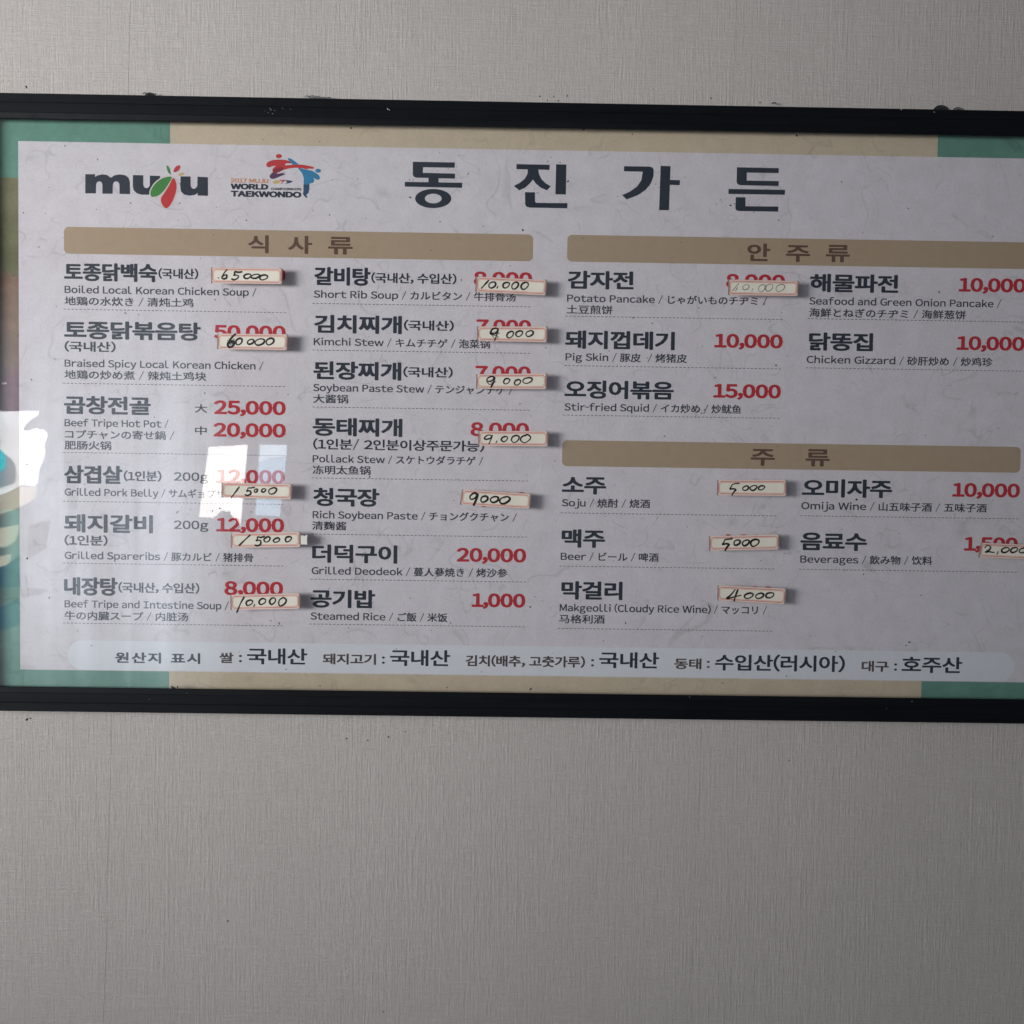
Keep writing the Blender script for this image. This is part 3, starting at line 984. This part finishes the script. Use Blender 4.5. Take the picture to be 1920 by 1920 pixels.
    if si in (1, 6, 7):
        ch, x0, y0, x1_, y1_ = hand[0]
        V, F = [], []
        for t in range(5):
            pts = [(x0 + (x1_ - x0) * rnd.uniform(-0.1, 0.3), y0 + (y1_ - y0) * rnd.uniform(0.3, 0.7)), (x0 + (x1_ - x0) * rnd.uniform(0.3, 0.6), y0 + (y1_ - y0) * rnd.uniform(0.3, 0.9)),
                   (x0 + (x1_ - x0) * rnd.uniform(0.7, 1.1), y0 + (y1_ - y0) * rnd.uniform(0.3, 0.8))]
            W2 = [Vector((p.x, p.z)) for p in (PX(*p, SY) for p in zoomed(pts, *z))]
            vs, fs = ribbon(smooth_path(W2, 4), 1.2 * U)
            k = len(V)
            for p in vs:
                uv = basis @ (p - Q[0])
                V.append((p.x, surf(min(max(uv.x, 0), 1), min(max(uv.y, 0), 1)) - 0.0001 - t * 0.000005, p.y))
            F += [tuple(i + k for i in fc) for fc in fs]
        part("smudge", V, F, M_SMUDGE, root, root.location)

# scrap of paper behind the fourth sticker
pts = [(560, 1003.4), (571, 1004.6), (576.6, 1002.6), (575.8, 1012), (576.2, 1021.5), (570, 1020.6), (560, 1021.6)]
V = [tuple(PX(*p, SY)) for p in pts]
sc_c = PX(568, 1012, SY)
vv = [(x, SY + 0.0002 - 0.0009 * max(0, (x - V[0][0])) / 0.008, z) for x, y, z in V] + [(x, SY + 0.0003, z) for x, y, z in V]
n = len(V)
o = part("paper_scrap", vv, [tuple(range(n)), tuple(range(2 * n - 1, n - 1, -1))] + [(i, (i + 1) % n, n + (i + 1) % n, n + i) for i in range(n)],
         ink("white_scrap_paper", (0.72, 0.72, 0.66)), None, sc_c)
tag(o, "small white paper scrap sticking out behind the right end of a 15000 sticker", "paper scrap")

# ------------------------------------------------------------------ dirt on the acrylic
rnd = random.Random(11)
marks = [(160 * 0 + 122, 273.5), (183, 299), (338, 345), (245, 381), (337, 381), (618, 403), (462, 413), (73, 463), (44, 399), (403, 562), (540, 740),
         (59, 712), (235, 587), (384, 737), (769, 370, 2.0), (825, 416), (980, 431, 2.2), (790, 345), (1027, 303), (1050, 304.5), (1065, 340, 1.8), (878, 326), (658, 240, 2.2), (698, 237),
         (1094, 243, 2.4), (1186, 252), (1370, 385, 2.0), (1494, 254, 2.2), (1460, 413), (1426, 315), (1862, 443), (1578, 341), (1703, 391), (1434, 570), (1455, 685, 1.8), (1223, 606),
         (1187, 596), (1341, 708), (1246, 818), (1127, 952), (1173, 1168, 1.8), (1705, 1204, 2.0), (1699, 1210), (1536, 657), (1761, 548, 1.8), (1674, 548), (1606, 937, 2.2), (1727, 1116),
         (1619, 1077), (994, 1138, 2.0), (845, 1168), (816, 1084), (508, 1164), (523, 1168), (524, 1170), (398, 958), (412, 953), (471, 960), (50, 871, 1.8), (51, 1047, 2.2), (92, 1121, 1.5),
         (325, 1290, 3.4), (333, 1288, 1.8), (322, 1287, 1.8), (600, 1286), (838, 1289), (995, 1292, 2.2), (1355, 1281), (1475, 1268), (536, 1255), (865, 525), (975, 757), (693, 894, 1.8), (1310, 577), (1315, 775), (1308, 771), (1321, 768)]
marks = [(m[0], m[1], m[2] if len(m) > 2 else 1.35) for m in marks]
marks += [(rnd.uniform(5, 1915), rnd.uniform(250, 1280), rnd.choice([0.6, 0.7, 0.9, 1.0])) for _ in range(210)]
for cx, cy, n_ in ((822, 309, 9), (790, 340, 6), (1256, 337, 8), (1235, 350, 6), (1300, 770, 8), (1365, 385, 5), (1400, 390, 5), (683, 1036, 7), (678, 1042, 5), (345, 960, 6), (1555, 1232, 3)):
    marks += [(cx + rnd.gauss(0, 14), cy + rnd.gauss(0, 6), rnd.uniform(0.6, 1.2)) for _ in range(n_)]


def blobs(marks_, y, mat, parent, origin, name_, asp=(0.7, 1.5)):
    V, F = [], []
    for x, yy, r in marks_:
        k = len(V)
        a0, st = rnd.uniform(0, 3.14), rnd.uniform(*asp)
        for i in range(7):
            a = i * 2 * math.pi / 7
            rr = r * rnd.uniform(0.75, 1.2)
            dx, dy = rr * st * math.cos(a), rr / st * math.sin(a)
            q = PX(x + dx * math.cos(a0) - dy * math.sin(a0), yy + dx * math.sin(a0) + dy * math.cos(a0), y)
            V.append((q.x, y + 0.00002, q.z))
        q = PX(x, yy, y)
        V.append((q.x, y - 0.0003, q.z))
        F += [(k + i, k + (i + 1) % 7, k + 7) for i in range(7)]
    o_ = part(name_, V, F, mat, parent, origin)
    o_["kind"] = "stuff"
    return o_


blobs(marks, AF - 0.00005, M_SPECK, acr, B, "dirt_specks")
pale = [(rnd.uniform(0, 330) ** 1.0, rnd.uniform(560, 1290), rnd.choice([0.5, 0.6, 0.8])) for _ in range(110)]
pale += [(392, 1076, 2.2), (397, 1074, 1.8), (401, 1073, 1.5), (102, 673, 1.6), (104, 675, 1.3), (9, 719, 2.0), (5, 719, 1.6), (12, 719, 1.4)]
pale += [(13 + rnd.gauss(0, 0.7), 640 + i * 2.2 + rnd.uniform(-1, 1), 0.35) for i in range(0, 60) if rnd.random() < 0.3]
blobs(pale, AF - 0.00006, M_DUST, acr, B, "dust_specks")

# dust on the top rail, and flakes lying along its top edge
rail = [o_ for o_ in board.children if o_.name.startswith("frame_rail")][0]
dots = [(506, 203, .9), (508, 206, 1.0), (515, 207, .8), (530, 203, .7), (503, 211, .7), (511, 213, .7), (545, 205, .6), (497, 208, .5), (727, 204.5, 1.4), (730, 206, 1.0), (1690, 205, 1.2), (1752, 210, 0.9)]
blobs(dots, FY - 0.00003, M_DUST, rail, B, "dust_specks")
blobs([(280, 1311 + 0, .5), (350, 1299, .6), (735, 1350, .4), (1293, 1307, .6), (1710, 1315, .8), (1662, 1329, .5)], FY - 0.0001, M_DUST, [o_ for o_ in board.children if o_.name.startswith("frame_rail")][2], B, "dust_specks")

# ------------------------------------------------------------------ marks on the wallpaper
wm = [(50, 1349, 2.6), (57, 1347, 1.6), (1012, 180.5, 1.4), (1026, 188, 1.1), (1038, 181, 1.1), (1063, 180, 1.2), (1047, 188.5, 1.2), (1425, 192, 1.3), (49, 163, 2.2), (427, 1727, 1.6),
      (650, 1385, 1.6), (689, 1388, 1.4), (728, 1382, 1.5), (1333, 184, 1.4), (718, 1897, 1.3), (760, 1372, 1.0)]
wm += [(rnd.uniform(0, 1920), rnd.choice([rnd.uniform(0, 170), rnd.uniform(1360, 1910)]), rnd.uniform(0.5, 0.8)) for _ in range(14)]
blobs(wm, WY - 0.0005, M_SPECK, wall, wall.location, "dirt_specks", (0.9, 1.8))


# ------------------------------------------------------------------ screws and flakes behind the top rail
def dome(name_, px, py, r, h, mat, label, cat, slot=False):
    c = PX(px, py, WY - h)
    root_ = empty(name_, (c.x, WY, c.z))
    tag(root_, label, cat)
    V, F = [], []
    ns, nr = 28, 7
    for j in range(nr + 1):
        a = (math.pi / 2) * j / nr
        rr, yy = r * math.cos(a), WY - 0.0015 - (h - 0.0015) * math.sin(a)
        for i in range(ns):
            b = 2 * math.pi * i / ns
            V.append((c.x + rr * math.cos(b), yy, c.z + rr * math.sin(b)))
    for j in range(nr):
        for i in range(ns):
            F.append((j * ns + i, j * ns + (i + 1) % ns, (j + 1) * ns + (i + 1) % ns, (j + 1) * ns + i))
    part("screw_head", V, F, mat, root_, root_.location, True)
    V, F = [], []
    for yy in (WY + 0.001, WY - 0.0016):
        for i in range(ns):
            b = 2 * math.pi * i / ns
            V.append((c.x + r * 1.18 * math.cos(b), yy, c.z + r * 1.18 * math.sin(b)))
    F = [(i, (i + 1) % ns, ns + (i + 1) % ns, ns + i) for i in range(ns)] + [tuple(range(ns, 2 * ns))]
    part("washer", V, F, mat, root_, root_.location)
    if slot:
        v_, f_ = box(c.x - r * 0.6, c.x + r * 0.6, WY - h - 0.0004, WY - h + 0.001, c.z - 0.0005, c.z + 0.0005)
        part("cross_slot", v_, f_, M_SPECK, root_, root_.location)
    return root_


mm, nt_, pp = newmat("zinc_screw")
pp.inputs["Metallic"].default_value = 1
pp.inputs["Base Color"].default_value = (0.35, 0.37, 0.42, 1)
pp.inputs["Roughness"].default_value = 0.25
mk, nt_, pp = newmat("black_cap_plastic")
pp.inputs["Base Color"].default_value = (0.012, 0.016, 0.022, 1)
pp.inputs["Roughness"].default_value = 0.35
dome("wall_screw", 1768, 211, 0.0072, 0.006, mk, "black round screw cap peeping over the top rail, left of the shiny screw", "screw")
dome("wall_screw", 1800, 209.5, 0.0050, 0.006, mm, "shiny zinc screw head peeping over the top rail beside a black cap", "screw", True)
dome("wall_screw", 278, 181.5, 0.0045, 0.005, mk, "small dark screw head peeping over the top rail near the upper left corner", "screw")

V, F = [], []
for cx, cy, L_ in ((572, 182.6, 9), (580, 183.4, 12), (590, 184.4, 11), (602, 185, 10), (612, 185.8, 8), (268, 177.6, 7), (286, 178.6, 8), (1446, 195.6, 9)):
    for t in range(3):
        a = rnd.uniform(-0.4, 0.4)
        p0 = (cx + rnd.uniform(-2, 2), cy + rnd.uniform(-1.6, 0.3))
        pts = [(p0[0] + L_ * s * math.cos(a), p0[1] + L_ * s * math.sin(a) * 0.5 - 1.8 * math.sin(s * 3)) for s in (0, .33, .66, 1)]
        W2 = [PX(*p, WY - 0.004) for p in pts]
        vs, fs = ribbon(smooth_path([Vector((p.x, p.z)) for p in W2], 3), 0.9 * U)
        k = len(V)
        V += [(p.x, WY - 0.004 - t * 0.0005, p.y) for p in vs]
        F += [tuple(i + k for i in fc) for fc in fs]
o = part("lint", V, F, ink("grey_lint", (0.06, 0.075, 0.09)), None, PX(590, 184, WY - 0.004))
tag(o, "grey lint and flaked paint along the top edge of the frame", "lint", kind="stuff")


# ------------------------------------------------------------------ the bright openings behind the viewer, plus added glow pieces, that the acrylic mirrors
D = 3.0


def view_piece(name_, pts, depth, mat, parent, thick=0.01):
    P = [mirror_point(x, y, depth) for x, y in pts]
    n_ = len(P)
    V_ = [tuple(p) for p in P] + [(p.x, p.y - thick, p.z) for p in P]
    F_ = [tuple(range(n_)), tuple(range(2 * n_ - 1, n_ - 1, -1))] + [(i, (i + 1) % n_, n_ + (i + 1) % n_, n_ + i) for i in range(n_)]
    return part(name_, V_, F_, mat, parent, parent.location)


door = empty("glass_door", mirror_point(20, 980, D))
tag(door, "sunlit glass doorway behind the viewer, mirrored at the left edge of the acrylic", "door")
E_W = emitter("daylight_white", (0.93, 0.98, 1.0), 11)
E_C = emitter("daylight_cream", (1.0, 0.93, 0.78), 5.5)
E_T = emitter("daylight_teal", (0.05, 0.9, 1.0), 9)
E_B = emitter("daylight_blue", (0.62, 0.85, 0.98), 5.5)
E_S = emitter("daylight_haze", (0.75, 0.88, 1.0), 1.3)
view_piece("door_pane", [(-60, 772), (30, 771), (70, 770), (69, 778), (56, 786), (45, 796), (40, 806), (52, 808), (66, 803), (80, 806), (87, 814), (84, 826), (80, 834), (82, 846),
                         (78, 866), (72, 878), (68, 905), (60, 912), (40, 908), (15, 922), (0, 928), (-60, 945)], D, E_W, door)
view_piece("door_step", [(-60, 947), (0, 930), (15, 924), (40, 911), (60, 914), (66, 910), (63, 935), (48, 944), (36, 950), (18, 958), (0, 964), (-60, 972)], D, E_C, door)  # sunlit ground, its daylight put in as glow
view_piece("parasol", [(-60, 840), (-10, 838), (4, 848), (9, 862), (7, 875), (0, 884), (-60, 884)], D - 0.05, E_T, door)  # glowing shape that makes the teal spot in the mirrored view
view_piece("tarpaulin", [(-60, 855), (8, 852), (20, 862), (27, 875), (28, 890), (25, 906), (12, 910), (0, 915), (-60, 925)], D - 0.03, E_B, door)  # glowing shape that makes the grey-blue dome in the mirrored view
view_piece("floor_patch", [(-60, 992), (0, 990), (33, 984), (32, 1000), (24, 1018), (8, 1026), (-60, 1030)], D, E_C, door)  # cream patches of the reflection, made as glowing pieces
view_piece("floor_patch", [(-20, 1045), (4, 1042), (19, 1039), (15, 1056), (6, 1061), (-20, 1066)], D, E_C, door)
view_piece("sheen", [(-60, 1106), (10, 1104), (60, 1103), (88, 1107), (70, 1116), (40, 1120), (0, 1136), (-60, 1140)], D, E_S, door)  # glowing pieces added to put faint haze and streaks into the reflection
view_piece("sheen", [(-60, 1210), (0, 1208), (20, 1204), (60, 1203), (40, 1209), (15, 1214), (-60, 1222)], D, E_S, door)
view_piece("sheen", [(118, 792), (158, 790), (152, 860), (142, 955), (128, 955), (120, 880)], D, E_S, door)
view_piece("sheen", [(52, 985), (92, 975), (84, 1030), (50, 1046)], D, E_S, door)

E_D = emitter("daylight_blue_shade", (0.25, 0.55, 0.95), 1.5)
view_piece("sheen", [(-60, 1064), (4, 1064), (22, 1052), (36, 1040), (38, 1075), (36, 1102), (8, 1103), (-60, 1105)], D + 0.02, E_D, door)  # blue glow added to tint the reflection over the lower border
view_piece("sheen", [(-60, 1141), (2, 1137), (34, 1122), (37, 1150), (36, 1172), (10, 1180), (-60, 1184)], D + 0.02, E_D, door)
win = empty("window", mirror_point(455, 990, D))
tag(win, "bright two-pane window behind the viewer, mirrored in the acrylic over the first column", "window")
E_P = emitter("window_daylight", (1.0, 0.985, 0.93), 10.5)
E_Q = emitter("window_sky_blue", (0.72, 0.88, 1.0), 5.8)
E_R = emitter("window_blue_wall", (0.50, 0.78, 1.0), 5.0)
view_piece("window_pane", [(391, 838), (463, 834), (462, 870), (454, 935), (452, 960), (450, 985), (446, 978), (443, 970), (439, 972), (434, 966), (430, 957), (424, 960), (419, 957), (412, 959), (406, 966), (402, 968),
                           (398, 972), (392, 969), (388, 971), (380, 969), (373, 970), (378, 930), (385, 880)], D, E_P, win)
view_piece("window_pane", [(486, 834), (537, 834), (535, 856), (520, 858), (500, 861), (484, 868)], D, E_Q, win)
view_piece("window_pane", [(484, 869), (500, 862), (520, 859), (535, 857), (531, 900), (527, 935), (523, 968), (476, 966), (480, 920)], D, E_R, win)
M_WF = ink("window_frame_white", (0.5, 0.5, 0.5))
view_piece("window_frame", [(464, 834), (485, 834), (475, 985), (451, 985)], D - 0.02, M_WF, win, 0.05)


# ------------------------------------------------------------------ an added glowing sheet, itself unseen, that puts a milky veil on the acrylic
def glow_veil_material():
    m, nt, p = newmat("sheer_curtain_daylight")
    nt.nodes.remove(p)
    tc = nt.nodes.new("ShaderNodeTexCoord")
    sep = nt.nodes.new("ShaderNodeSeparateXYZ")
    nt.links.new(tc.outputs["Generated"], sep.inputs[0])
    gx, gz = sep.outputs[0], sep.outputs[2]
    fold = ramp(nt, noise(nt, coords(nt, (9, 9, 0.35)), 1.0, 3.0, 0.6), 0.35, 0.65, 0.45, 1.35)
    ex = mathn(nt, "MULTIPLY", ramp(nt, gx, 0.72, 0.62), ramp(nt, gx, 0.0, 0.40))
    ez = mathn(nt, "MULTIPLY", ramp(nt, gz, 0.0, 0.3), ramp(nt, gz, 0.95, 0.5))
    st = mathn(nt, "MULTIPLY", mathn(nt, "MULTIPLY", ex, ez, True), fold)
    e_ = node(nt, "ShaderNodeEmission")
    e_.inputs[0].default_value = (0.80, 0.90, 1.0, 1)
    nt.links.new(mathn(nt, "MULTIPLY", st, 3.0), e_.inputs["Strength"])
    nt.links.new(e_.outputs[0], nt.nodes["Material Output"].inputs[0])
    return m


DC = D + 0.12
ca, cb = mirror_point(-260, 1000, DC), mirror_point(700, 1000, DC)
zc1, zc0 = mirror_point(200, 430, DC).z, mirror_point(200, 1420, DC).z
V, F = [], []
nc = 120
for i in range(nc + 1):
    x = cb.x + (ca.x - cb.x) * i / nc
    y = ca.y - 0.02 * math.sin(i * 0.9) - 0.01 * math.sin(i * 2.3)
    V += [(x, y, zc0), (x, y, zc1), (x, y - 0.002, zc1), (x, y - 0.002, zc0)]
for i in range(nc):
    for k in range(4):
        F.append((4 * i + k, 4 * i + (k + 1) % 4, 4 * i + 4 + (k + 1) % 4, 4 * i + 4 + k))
o = part("sheer_curtain", V, F, glow_veil_material(), None, ((ca.x + cb.x) / 2, ca.y, zc0), True)
tag(o, "added glowing sheet behind the viewer, a milky veil mirrored on the left of the acrylic", "curtain")
